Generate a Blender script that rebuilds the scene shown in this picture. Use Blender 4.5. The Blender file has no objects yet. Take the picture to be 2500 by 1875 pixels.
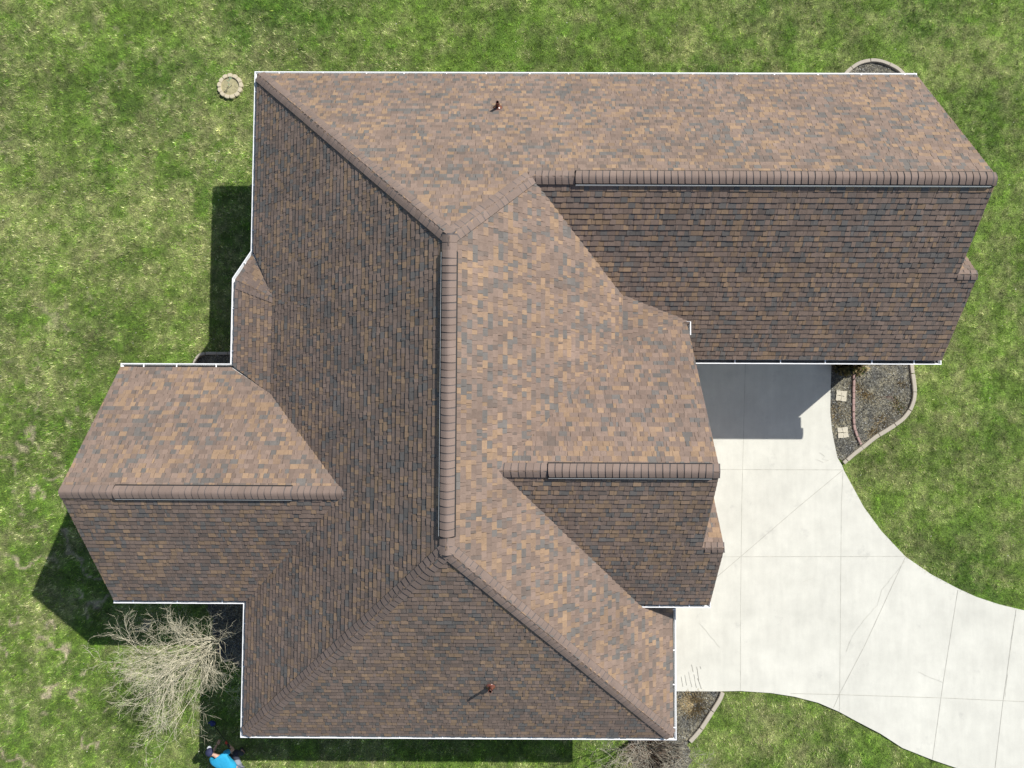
import bpy, math, random
import numpy as np
from mathutils import Vector, Matrix
from mathutils.geometry import tessellate_polygon
random.seed(7); RNG = np.random.default_rng(11)
D = bpy.data; SC = bpy.context.scene; COL = SC.collection
rad = math.radians

# ---------------------------------------------------------------- camera, sky, sun, exposure
CAM_H = 23.0; F_PX = 1820.4; PITCH, ROLL, YAW = 0.0479, -0.0032, -0.0043
def cam_matrix():
    cp, sp, cr, sr = math.cos(PITCH), math.sin(PITCH), math.cos(ROLL), math.sin(ROLL)
    Rx = np.array([[1,0,0],[0,cp,-sp],[0,sp,cp]]); Ry = np.array([[cr,0,sr],[0,1,0],[-sr,0,cr]])
    c, s = math.cos(YAW), math.sin(YAW); Rz = np.array([[c,-s,0],[s,c,0],[0,0,1]])
    return Rz @ Rx @ Ry
RM = cam_matrix()
cam_d = D.cameras.new('camera'); cam = D.objects.new('camera', cam_d); COL.objects.link(cam)
ax = RM[:,0]; ay = -RM[:,1]; az = -RM[:,2]
cv = lambda a: Vector((a[0], -a[1], -a[2]))
m3 = Matrix((cv(ax), cv(ay), cv(az))).transposed()
cam.matrix_world = Matrix.Translation((0,0,CAM_H)) @ m3.to_4x4()
cam_d.sensor_width = 36; cam_d.lens = 36*F_PX/2500; cam_d.clip_end = 2000; cam_d.clip_start = 0.5
SC.camera = cam
SUN = Vector((0.729, 0.62, 1.0)).normalized()
W = D.worlds.new('World'); SC.world = W; W.use_nodes = True
nt = W.node_tree; bg = nt.nodes['Background']
sky = nt.nodes.new('ShaderNodeTexSky'); sky.sky_type = 'NISHITA'; sky.sun_disc = False
sky.sun_elevation = math.asin(SUN.z); sky.sun_rotation = math.atan2(SUN.x, SUN.y)
nt.links.new(sky.outputs[0], bg.inputs[0]); bg.inputs[1].default_value = 0.082
sl = D.lights.new('sun', 'SUN'); sl.energy = 4.3; sl.angle = rad(0.53); sl.color = (1.0, 0.965, 0.90)
so = D.objects.new('sun', sl); COL.objects.link(so); so.rotation_euler = (-SUN).to_track_quat('-Z','Y').to_euler(); so.location = (20,20,40)
SC.view_settings.view_transform = 'Standard'; SC.view_settings.look = 'None'
SC.view_settings.gamma = 1; SC.view_settings.exposure = 0.45; SC.view_settings.use_curve_mapping = False

def ray(px, py):
    d = RM @ np.array([px-1250, py-937.5, F_PX]); return np.array([d[0], -d[1], -d[2]])
def at(px, py, h=0.0):
    """a point of the place at height h, from where it sits in the survey photo"""
    d = ray(px, py); t = (h-CAM_H)/d[2]; return (d[0]*t, d[1]*t)
def on_plane(px, py, P):
    d = ray(px, py); t = (P[2]-CAM_H)/(d[2]-P[0]*d[0]-P[1]*d[1]); return (d[0]*t, d[1]*t, CAM_H+d[2]*t)

# ---------------------------------------------------------------- helpers
def tag(o, label=None, cat=None, group=None, kind=None):
    if label: o['label'] = label
    if cat: o['category'] = cat
    if group: o['group'] = group
    if kind: o['kind'] = kind
    return o
def empty(name, loc, label, cat, group=None):
    o = D.objects.new(name, None); COL.objects.link(o); o.location = loc; o.empty_display_size = .2
    return tag(o, label, cat, group)
def link_mesh(name, me, mats, parent=None, smooth=False):
    o = D.objects.new(name, me); COL.objects.link(o)
    for m in (mats if isinstance(mats, (list, tuple)) else [mats]): me.materials.append(m)
    if smooth: me.polygons.foreach_set('use_smooth', [True]*len(me.polygons))
    if parent is not None:
        o.parent = parent; o.matrix_parent_inverse = Matrix.Translation(parent_world(parent)).inverted()
    return o
def parent_world(p):
    v = Vector((0,0,0))
    while p is not None: v += p.location + (p.matrix_parent_inverse.translation if p.parent else Vector((0,0,0))); p = p.parent
    return v
class MB:
    def __init__(s): s.v=[]; s.f=[]; s.m=[]; s.c=[]
    def poly(s, pts, mi=0, col=None):
        n=len(s.v); s.v.extend(tuple(p) for p in pts); s.f.append(tuple(range(n,n+len(pts)))); s.m.append(mi); s.c.append(col)
    def box(s, c, sz, rz=0, mi=0, col=None, taper=1.0):
        x,y,z=sz[0]/2,sz[1]/2,sz[2]/2; ca,sa=math.cos(rz),math.sin(rz); n=len(s.v)
        for k,(a,b,d) in enumerate([(-x,-y,-z),(x,-y,-z),(x,y,-z),(-x,y,-z),(-x,-y,z),(x,-y,z),(x,y,z),(-x,y,z)]):
            if k>3: a*=taper; b*=taper
            s.v.append((c[0]+a*ca-b*sa, c[1]+a*sa+b*ca, c[2]+d))
        for q in [(0,3,2,1),(4,5,6,7),(0,1,5,4),(1,2,6,5),(2,3,7,6),(3,0,4,7)]:
            s.f.append(tuple(n+i for i in q)); s.m.append(mi); s.c.append(col)
    def tube(s, pts, radii, sides=5, mi=0, col=None, cap=True):
        n0=len(s.v); k=len(pts); prev=None
        for i,p in enumerate(pts):
            p=Vector(p); d=(Vector(pts[min(i+1,k-1)])-Vector(pts[max(i-1,0)]))
            if d.length<1e-9: d=Vector((0,0,1))
            d.normalize()
            a=d.orthogonal().normalized() if prev is None else (prev-d*prev.dot(d)).normalized()
            prev=a; b=d.cross(a)
            for j in range(sides):
                t=2*math.pi*j/sides; q=p+(a*math.cos(t)+b*math.sin(t))*radii[i]; s.v.append(tuple(q))
        for i in range(k-1):
            for j in range(sides):
                j2=(j+1)%sides
                s.f.append((n0+i*sides+j,n0+i*sides+j2,n0+(i+1)*sides+j2,n0+(i+1)*sides+j)); s.m.append(mi); s.c.append(col)
        if cap:
            s.f.append(tuple(n0+j for j in reversed(range(sides)))); s.m.append(mi); s.c.append(col)
            s.f.append(tuple(n0+(k-1)*sides+j for j in range(sides))); s.m.append(mi); s.c.append(col)
    def prism(s, pts, z0, z1, mi=0, msd=None, col=None):
        """vertical prism; z0,z1 numbers or functions of x,y"""
        g=lambda z,p: z(p[0],p[1]) if callable(z) else z
        area=sum(pts[i][0]*pts[(i+1)%len(pts)][1]-pts[(i+1)%len(pts)][0]*pts[i][1] for i in range(len(pts)))
        if area<0: pts=pts[::-1]
        k=len(pts); n=len(s.v)
        s.v.extend((p[0],p[1],g(z1,p)) for p in pts); s.v.extend((p[0],p[1],g(z0,p)) for p in pts)
        for t in tessellate_polygon([[Vector((p[0],p[1],0)) for p in pts]]):
            a,b,c=t
            cr=(pts[b][0]-pts[a][0])*(pts[c][1]-pts[a][1])-(pts[b][1]-pts[a][1])*(pts[c][0]-pts[a][0])
            if cr<0: b,c=c,b
            s.f.append((n+a,n+b,n+c)); s.m.append(mi); s.c.append(col)
            s.f.append((n+k+a,n+k+c,n+k+b)); s.m.append(mi if msd is None else msd); s.c.append(col)
        for i in range(k):
            j=(i+1)%k; s.f.append((n+i,n+k+i,n+k+j,n+j)); s.m.append(mi if msd is None else msd); s.c.append(col)
    def lathe(s, c, prof, sides=16, mi=0, M=None):
        n=len(s.v)
        for r,z in prof:
            for j in range(sides):
                t=2*math.pi*j/sides; q=Vector((r*math.cos(t),r*math.sin(t),z))
                if M is not None: q=M@q
                s.v.append((c[0]+q.x,c[1]+q.y,c[2]+q.z))
        for i in range(len(prof)-1):
            for j in range(sides):
                j2=(j+1)%sides
                s.f.append((n+i*sides+j,n+i*sides+j2,n+(i+1)*sides+j2,n+(i+1)*sides+j)); s.m.append(mi); s.c.append(None)
    def build(s, name, mats, parent=None, smooth=False, origin=None):
        me=D.meshes.new(name)
        if origin is not None: s.v=[(a-origin[0],b-origin[1],c-origin[2]) for a,b,c in s.v]
        me.from_pydata(s.v,[],s.f)
        me.polygons.foreach_set('material_index', s.m)
        if any(c is not None for c in s.c):
            at_=me.color_attributes.new('tint','FLOAT_COLOR','CORNER'); arr=np.ones((len(me.loops),4),dtype=np.float32)
            i=0
            for f,c in zip(s.f,s.c):
                if c is not None: arr[i:i+len(f),:3]=c
                i+=len(f)
            at_.data.foreach_set('color',arr.ravel())
        me.update()
        o=link_mesh(name,me,mats,parent,smooth)
        if origin is not None: o.location=origin
        return o

# value noise, vectorised
def vnoise(x, y, sc, seed):
    r=np.random.default_rng(seed).random((256,256)).astype(np.float32)
    X=np.asarray(x,dtype=np.float64)/sc+1000.37; Y=np.asarray(y,dtype=np.float64)/sc+1000.71
    xi=np.floor(X).astype(int); yi=np.floor(Y).astype(int); fx=X-xi; fy=Y-yi
    fx=fx*fx*(3-2*fx); fy=fy*fy*(3-2*fy); a=xi%256; b=yi%256; a1=(a+1)%256; b1=(b+1)%256
    return (r[a,b]*(1-fx)+r[a1,b]*fx)*(1-fy)+(r[a,b1]*(1-fx)+r[a1,b1]*fx)*fy
def fbm(x,y,sc,seed,o=4):
    t=0;w=1;s=0
    for i in range(o): t=t+w*vnoise(x,y,sc/2**i,seed+i); s+=w; w*=.55
    return t/s
def inpoly(x,y,poly):
    c=np.zeros(x.shape,bool); n=len(poly)
    for i in range(n):
        x0,y0=poly[i]; x1,y1=poly[(i+1)%n]
        if y0==y1: continue
        cond=((y0>y)!=(y1>y))&(x<(x1-x0)*(y-y0)/(y1-y0)+x0); c^=cond
    return c

# ---------------------------------------------------------------- materials
def mat(name, color=(.5,.5,.5), rough=.7, metal=0, noise=None, bump=None, tint=False, spec=None, coat=0):
    """noise=(scale, amount, detail) multiplies; bump=(scale,strength,dist)"""
    m=D.materials.new(name); m.use_nodes=True; t=m.node_tree; b=t.nodes['Principled BSDF']
    b.inputs['Roughness'].default_value=rough; b.inputs['Metallic'].default_value=metal
    if spec is not None: b.inputs['Specular IOR Level'].default_value=spec
    if coat: b.inputs['Coat Weight'].default_value=coat
    tc=t.nodes.new('ShaderNodeTexCoord')
    if tint:
        a=t.nodes.new('ShaderNodeVertexColor'); a.layer_name='tint'; src=a.outputs['Color']
    else:
        r=t.nodes.new('ShaderNodeRGB'); r.outputs[0].default_value=(*color,1); src=r.outputs[0]
    for nz in (noise or []):
        sc,am,det=nz[:3]
        n=t.nodes.new('ShaderNodeTexNoise'); n.inputs['Scale'].default_value=sc; n.inputs['Detail'].default_value=det; n.inputs['Roughness'].default_value=.65
        t.links.new(tc.outputs['Object'],n.inputs['Vector'])
        mr=t.nodes.new('ShaderNodeMapRange'); mr.inputs[1].default_value=.25; mr.inputs[2].default_value=.75
        mr.inputs[3].default_value=1-am; mr.inputs[4].default_value=1+am; t.links.new(n.outputs['Fac'],mr.inputs[0])
        x=t.nodes.new('ShaderNodeVectorMath'); x.operation='SCALE'; t.links.new(src,x.inputs[0]); t.links.new(mr.outputs[0],x.inputs['Scale']); src=x.outputs[0]
    t.links.new(src,b.inputs['Base Color'])
    if bump:
        n=t.nodes.new('ShaderNodeTexNoise'); n.inputs['Scale'].default_value=bump[0]; n.inputs['Detail'].default_value=5
        t.links.new(tc.outputs['Object'],n.inputs['Vector'])
        bp=t.nodes.new('ShaderNodeBump'); bp.inputs['Strength'].default_value=bump[1]; bp.inputs['Distance'].default_value=bump[2]
        t.links.new(n.outputs['Fac'],bp.inputs['Height']); t.links.new(bp.outputs[0],b.inputs['Normal'])
    return m
M_shingle=mat('shingle',rough=.92,tint=True,noise=[(.35,.10,4),(1.1,.12,4),(14,.10,3),(90,.16,2)],bump=(120,.35,.004),spec=.4)
M_cap=mat('cap_shingle',rough=.92,tint=True,noise=[(2.2,.10,3),(90,.14,2)],bump=(120,.35,.004),spec=.25)
M_deck=mat('underlay',(.035,.03,.028),.9)
M_white=mat('white_aluminium',(.82,.83,.84),.38,noise=[(3,.04,3)],spec=.5)
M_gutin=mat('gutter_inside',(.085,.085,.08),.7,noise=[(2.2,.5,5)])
M_trim=mat('white_trim',(.78,.78,.76),.6,noise=[(4,.04,3)])
M_black=mat('black_plastic',(.012,.012,.013),.6)
M_lip=mat('vent_lip',(.72,.73,.72),.5)
M_brick=mat('wall_brick',(.33,.24,.19),.85,noise=[(6,.15,4)],bump=(30,.4,.01))
M_glass=mat('window_glass',(.03,.04,.05),.05)
M_pipe=mat('brown_pipe',(.16,.055,.035),.28,noise=[(40,.2,2)],spec=.6)
M_dark=mat('dark_inside',(.005,.005,.005),.9)
M_bark=mat('pale_bark',(.58,.54,.41),.8,noise=[(7,.25,4)],bump=(60,.5,.004))
M_twig=mat('pale_twig',(.64,.59,.44),.8,noise=[(9,.28,3)])
M_bark2=mat('grey_bark',(.22,.19,.16),.85,noise=[(7,.25,4)])
M_twig2=mat('grey_twig',(.40,.365,.29),.85,noise=[(9,.3,3)])
M_straw=mat('straw',tint=True,rough=.9)
M_block=mat('edging_stone',(.385,.345,.28),.85,noise=[(5,.10,4),(60,.12,3)],bump=(60,.4,.004))
M_ring=mat('ring_stone',(.50,.44,.31),.85,noise=[(9,.14,4),(60,.10,3)],bump=(60,.4,.004))
M_redb=mat('pink_brick',(.33,.22,.195),.85,noise=[(14,.14,4),(70,.12,3)],bump=(70,.4,.004))
M_step=mat('stepping_stone',(.49,.45,.355),.85,noise=[(12,.10,4)],bump=(50,.4,.004))
M_soil=mat('ring_straw',(.33,.30,.17),.95,noise=[(14,.35,6),(60,.3,3)],bump=(40,.8,.02))

def translucent(m,f):
    t=m.node_tree; b=t.nodes['Principled BSDF']; o=[x for x in t.nodes if x.type=='OUTPUT_MATERIAL'][0]
    tr=t.nodes.new('ShaderNodeBsdfTranslucent'); mx=t.nodes.new('ShaderNodeMixShader'); mx.inputs[0].default_value=f
    src=b.inputs['Base Color'].links[0].from_socket; t.links.new(src,tr.inputs[0])
    t.links.new(b.outputs[0],mx.inputs[1]); t.links.new(tr.outputs[0],mx.inputs[2]); t.links.new(mx.outputs[0],o.inputs[0])
translucent(M_straw,.35)
def m_mulch():
    m=D.materials.new('mulch'); m.use_nodes=True; t=m.node_tree; b=t.nodes['Principled BSDF']; b.inputs['Roughness'].default_value=.95
    tc=t.nodes.new('ShaderNodeTexCoord')
    v=t.nodes.new('ShaderNodeTexVoronoi'); v.inputs['Scale'].default_value=30; t.links.new(tc.outputs['Object'],v.inputs['Vector'])
    n=t.nodes.new('ShaderNodeTexNoise'); n.inputs['Scale'].default_value=2.2; n.inputs['Detail'].default_value=6; t.links.new(tc.outputs['Object'],n.inputs['Vector'])
    r=t.nodes.new('ShaderNodeValToRGB'); e=r.color_ramp.elements
    e[0].position=.3; e[0].color=(.050,.053,.054,1); e[1].position=.66; e[1].color=(.19,.172,.118,1)
    t.links.new(n.outputs['Fac'],r.inputs[0])
    s=t.nodes.new('ShaderNodeSeparateColor'); t.links.new(v.outputs['Color'],s.inputs[0])
    mr=t.nodes.new('ShaderNodeMapRange'); mr.inputs[3].default_value=.55; mr.inputs[4].default_value=1.9; t.links.new(s.outputs[0],mr.inputs[0])
    x=t.nodes.new('ShaderNodeVectorMath'); x.operation='SCALE'; t.links.new(r.outputs[0],x.inputs[0]); t.links.new(mr.outputs[0],x.inputs['Scale'])
    t.links.new(x.outputs[0],b.inputs['Base Color'])
    bp=t.nodes.new('ShaderNodeBump'); bp.inputs['Strength'].default_value=.9; bp.inputs['Distance'].default_value=.03; t.links.new(s.outputs[1],bp.inputs['Height']); t.links.new(bp.outputs[0],b.inputs['Normal'])
    return m
M_mulch=m_mulch()
def m_concrete():
    m=D.materials.new('driveway_concrete'); m.use_nodes=True; t=m.node_tree; b=t.nodes['Principled BSDF']; b.inputs['Roughness'].default_value=.85
    tc=t.nodes.new('ShaderNodeTexCoord'); last=None
    rgb=t.nodes.new('ShaderNodeRGB'); rgb.outputs[0].default_value=(.556,.549,.487,1); src=rgb.outputs[0]
    for sc,am,det,st in ((.45,.065,5,(1,1,1)),(1.6,.055,6,(1,1,1)),(1.0,.035,5,(6,.8,1)),(45,.03,3,(1,1,1)),(2.6,.03,6,(1,1,1))):
        mp=t.nodes.new('ShaderNodeMapping'); mp.inputs['Scale'].default_value=st; t.links.new(tc.outputs['Object'],mp.inputs[0])
        n=t.nodes.new('ShaderNodeTexNoise'); n.inputs['Scale'].default_value=sc; n.inputs['Detail'].default_value=det; n.inputs['Roughness'].default_value=.6; t.links.new(mp.outputs[0],n.inputs['Vector'])
        mr=t.nodes.new('ShaderNodeMapRange'); mr.inputs[1].default_value=.3; mr.inputs[2].default_value=.7; mr.inputs[3].default_value=1-am; mr.inputs[4].default_value=1+am; t.links.new(n.outputs['Fac'],mr.inputs[0])
        x=t.nodes.new('ShaderNodeVectorMath'); x.operation='SCALE'; t.links.new(src,x.inputs[0]); t.links.new(mr.outputs[0],x.inputs['Scale']); src=x.outputs[0]
    # dark specks and stains
    n=t.nodes.new('ShaderNodeTexNoise'); n.inputs['Scale'].default_value=1.1; n.inputs['Detail'].default_value=9; n.inputs['Roughness'].default_value=.72; t.links.new(tc.outputs['Object'],n.inputs['Vector'])
    r=t.nodes.new('ShaderNodeValToRGB'); r.color_ramp.elements[0].position=.60; r.color_ramp.elements[0].color=(1,1,1,1); r.color_ramp.elements[1].position=.78; r.color_ramp.elements[1].color=(.72,.72,.74,1)
    t.links.new(n.outputs['Fac'],r.inputs[0])
    x=t.nodes.new('ShaderNodeVectorMath'); x.operation='MULTIPLY'; t.links.new(src,x.inputs[0]); t.links.new(r.outputs[0],x.inputs[1]); src=x.outputs[0]
    t.links.new(src,b.inputs['Base Color']); return m
M_conc=m_concrete()
M_joint=mat('control_joint',(.37,.36,.31),.95,noise=[(5,.35,4)])
M_crack=mat('hairline_crack',(.47,.46,.40),.95,noise=[(9,.25,4)])
M_mark=mat('dark_mark',(.33,.32,.28),.95,noise=[(20,.5,4)])
M_lawn=mat('lawn_ground',tint=True,rough=.95,noise=[(7,.25,5),(22,.6,6),(60,.5,3)],bump=(28,1.0,.05))
M_lawn_far=mat('lawn_far',(.10,.135,.045),.95,noise=[(.5,.2,5),(7,.3,6),(30,.4,5)],bump=(28,1.0,.05))

# ---------------------------------------------------------------- measured plan of the house (metres)
m_=0.8323; he=3.36; he2=4.21
xW,xE,yN,yS=-7.04,4.215,9.345,-8.23
xM=(xW+xE)/2+.08; hw=(xE-xW)/2; yMN=yN-hw; yMS=yS+hw; hM=he+m_*hw; mW=m_*hw/(xM-xW); mE=m_*hw/(xE-xM)
XE=10.77; yES=1.50; yER=(yN+yES)/2; hE=he+m_*(yN-yER); xEJ=xE-(hE-he)/mE
XW=-10.42; yWN,yWS=1.45,-4.82; yWR=(yWN+yWS)/2; hW=he+m_*(yWN-yWR); xWJ=xW+(hW-he)/mW
XF=4.39; yFN,yFS=2.52,-4.65; yFR=(yFN+yFS)/2; hF=he2+m_*(yFN-yFR); xFJ=xE-(hF-he)/mE
XEB=11.25; yEB=3.56; XFB=4.90; yFB=-2.93
PN=(0,-m_,he+m_*yN); PS=(0,m_,he-m_*yS); PW=(mW,0,he-mW*xW); PE=(-mE,0,he+mE*xE)
PES=(0,m_,he-m_*yES); PWN=(0,-m_,he+m_*yWN); PWS=(0,m_,he-m_*yWS)
PFN=(0,-m_,he2+m_*yFN); PFS=(0,m_,he2-m_*yFS)
zz=lambda P,x,y: P[0]*x+P[1]*y+P[2]
xk=-6.2; hk=zz(PW,xk,0); xB=-7.52; yP1=4.46; yP2=3.72; yP3=3.12
sB=(hk-he)/(xk-xB); PB=(sB,0,he-sB*xB)
def plane3(a,b,c):
    a,b,c=Vector(a),Vector(b),Vector(c); n=(b-a).cross(c-a); return (-n.x/n.z,-n.y/n.z,a.z+(n.x*a.x+n.y*a.y)/n.z)
PD=plane3((xW,yP1,he),(xB,yP2,he),(xk,yP3,hk))
xC=2.63; hC=zz(PE,xC,0); yC1=yES+(hC-he)/m_; yC2=yFN-(hC-he2)/m_
PC=plane3((xC,yC1,hC),(xC,yC2,hC),(XF,yFN,he2))
PEBN=(0,-m_,zz(PES,0,yEB)+m_*yEB); PFBN=(0,-m_,zz(PFS,0,yFB)+m_*yFB)
g=.115   # shingle edge behind the outer gutter edge
r_=.05  # rake edge behind the outer return edge
yWk=yWN-(hk-he)/m_
ROOF=[ # plane, polygon
 (PN,[(xW+g,yN-g),(xM,yMN),(xEJ,yER),(XE-r_,yER),(XE-r_,yN-g)]),
 (PS,[(xW+g,yS+g),(xE-g,yS+g),(xM,yMS)]),
 (PW,[(xW+g,yN-g),(xW+g,yP1-.05),(xk,yP3),(xk,yWk),(xWJ,yWR),(xW+g,yWS+g),(xW+g,yS+g),(xM,yMS),(xM,yMN)]),
 (PB,[(xB+g,yP2-.05),(xB+g,yWN-g*.6),(xk,yWk),(xk,yP3)]),
 (PD,[(xW+g*.6,yP1-.1),(xB+g,yP2-.05),(xk,yP3)]),
 (PE,[(xM,yMN),(xM,yMS),(xE-g,yS+g),(xE-g,-4.25),(3.6,-4.25),(xE-(he2-he)/mE,yFS),(xFJ,yFR),(xC,yC2),(xC,yC1),(xEJ,yER)]),
 (PC,[(xC,yC1),(xC,yC2),(XF-.03,yFN-.01),(XF-.03,yFN+.02)]),
 (PES,[(xEJ,yER),(xC,yC1),(XF-.1,yFN),(4.1,yFN-.1),(4.1,yES+g),(XEB-r_,yES+g),(XEB-r_,yEB),(XE-r_,yEB),(XE-r_,yER)]),
 (PEBN,[(XE-.5,yEB),(XEB-r_,yEB),(XEB-r_,yEB+1.0),(XE-.5,yEB+1.0)]),
 (PWN,[(XW+r_,yWR),(xWJ,yWR),(xk,yWk),(xB+g*.6,yWN-g),(XW+r_,yWN-g)]),
 (PWS,[(XW+r_,yWR),(XW+r_,yWS+g),(xW+g,yWS+g),(xWJ,yWR)]),
 (PFN,[(xFJ,yFR),(XF-r_,yFR),(XF-r_,yFN-g),(XF-.2,yFN-.06),(xC,yC2)]),
 (PFS,[(xFJ,yFR),(xE-(he2-he)/mE-g,yFS+g),(XFB-r_,yFS+g),(XFB-r_,yFB),(XF-r_,yFB),(XF-r_,yFR)]),
 (PFBN,[(XF-.4,yFB),(XFB-r_,yFB),(XFB-r_,yFB+1.35),(XF-.4,yFB+1.35)]),
]
# ---------------------------------------------------------------- shingles, each tab modelled
PAL=[((.210,.152,.121),.30),((.186,.136,.109),.24),((.272,.184,.118),.10),((.240,.165,.113),.13),((.136,.124,.114),.13),((.155,.122,.103),.10)]
DN=np.random.default_rng(5).random((64,64))
PC_=[p[0] for p in PAL]; PWt=[p[1] for p in PAL]
def clip_poly(poly, tri):
    out=poly
    for i in range(3):
        a=tri[i]; b=tri[(i+1)%3]; new=[]
        if not out: return out
        def side(p): return (b[0]-a[0])*(p[1]-a[1])-(b[1]-a[1])*(p[0]-a[0])
        for j in range(len(out)):
            p=out[j]; q=out[(j+1)%len(out)]; sp=side(p); sq=side(q)
            if sp>=-1e-9: new.append(p)
            if (sp>1e-9 and sq<-1e-9) or (sp<-1e-9 and sq>1e-9):
                t=sp/(sp-sq); new.append((p[0]+t*(q[0]-p[0]),p[1]+t*(q[1]-p[1])))
        out=new
    return out
def shingle_plane(mb, P, poly):
    gx,gy=P[0],P[1]; gl=math.hypot(gx,gy); up=(gx/gl,gy/gl); al=(-up[1],up[0]); k=math.sqrt(1+gl*gl)
    uv=lambda p:(p[0]*al[0]+p[1]*al[1],(p[0]*up[0]+p[1]*up[1])*k)
    nrm=Vector((-gx,-gy,1)).normalized()
    def xyz(u,v,t):
        vv=v/k; x=u*al[0]+vv*up[0]; y=u*al[1]+vv*up[1]
        q=Vector((x,y,zz(P,x,y)))+nrm*t; return (q.x,q.y,q.z)
    tris=[]
    pp=[uv(p) for p in poly]
    for t in tessellate_polygon([[Vector((p[0],p[1],0)) for p in pp]]):
        T=[pp[i] for i in t]
        ar=(T[1][0]-T[0][0])*(T[2][1]-T[0][1])-(T[1][1]-T[0][1])*(T[2][0]-T[0][0])
        if abs(ar)<1e-7: continue
        if ar<0: T=T[::-1]
        tris.append((T,min(q[0] for q in T),max(q[0] for q in T),min(q[1] for q in T),max(q[1] for q in T)))
    umin=min(q[0] for q in pp); umax=max(q[0] for q in pp); vmin=min(q[1] for q in pp); vmax=max(q[1] for q in pp)
    EXP=.136; row=0; v=vmin
    while v<vmax:
        v1=v+EXP; u=umin-random.random()*.4; wob=random.uniform(-.004,.004)
        last=None
        while u<umax:
            w=random.choice((.05,.07,.09,.11,.13,.15,.18))*random.uniform(.9,1.1); u1=u+w
            bi=DN[int((u*.9+v*1.3)/.55)%64][int((v*.8-u*.5)/.9)%64]
            c=random.choices(PC_,[PWt[0],PWt[1],PWt[2]*(1.9-1.8*bi),PWt[3]*(1.7-1.4*bi),PWt[4]*(.35+1.6*bi),PWt[5]*(.6+.9*bi)])[0]
            if last is not None and random.random()<.08: c=last
            last=c; j=random.uniform(.88,1.12); c=(c[0]*j,c[1]*j,c[2]*j)
            hi=random.random()<.5; th=.021 if hi else .013; th+=random.uniform(-.0015,.002)
            va=v+wob+random.uniform(-.002,.002)
            skew=random.uniform(-.006,.006)
            rect=[(u+.0015,va),(u1-.0015,va),(u1-.0015+skew,v1+.004),(u+.0015+skew,v1+.004)]
            for T,a0,a1,b0,b1 in tris:
                if u1<a0 or u>a1 or v1+.01<b0 or v-.01>b1: continue
                q=clip_poly(rect,T)
                if len(q)<3: continue
                hgt=lambda p: .003+(th-.003)*max(0,min(1,(v1-p[1])/EXP))
                mb.poly([xyz(p[0],p[1],hgt(p)) for p in q],0,c)
                for i in range(len(q)):
                    p0=q[i]; p1=q[(i+1)%len(q)]
                    if (abs(p0[1]-va)<1e-6 and abs(p1[1]-va)<1e-6) or (abs(p0[0]-p1[0])<.02 and abs(p0[1]-p1[1])>.01 and (abs(p0[0]-u-.0015)<.008 or abs(p0[0]-u1+.0015)<.008)):
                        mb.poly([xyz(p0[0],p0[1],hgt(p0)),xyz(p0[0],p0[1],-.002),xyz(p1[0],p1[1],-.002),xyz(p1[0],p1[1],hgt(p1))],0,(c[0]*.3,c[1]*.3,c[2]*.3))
            u=u1
        v=v1; row+=1

house=empty('house',(xM,yMS,0),'large single-storey house with brown shingled hip and gable roofs, seen from above','house')
roof=empty('roof',(0,0,0),None,None); roof.parent=house; roof.matrix_parent_inverse=Matrix.Translation(house.location).inverted()
for P,poly in ROOF:
    mb=MB(); shingle_plane(mb,P,poly); mb.build('shingle_slope',M_shingle,roof)
mb=MB()
for P,poly in ROOF:
    mb.prism(poly,lambda x,y,P=P: zz(P,x,y)-.13,lambda x,y,P=P: zz(P,x,y)-.004,0,1)
mb.build('roof_deck',[M_deck,M_trim],roof)

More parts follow.
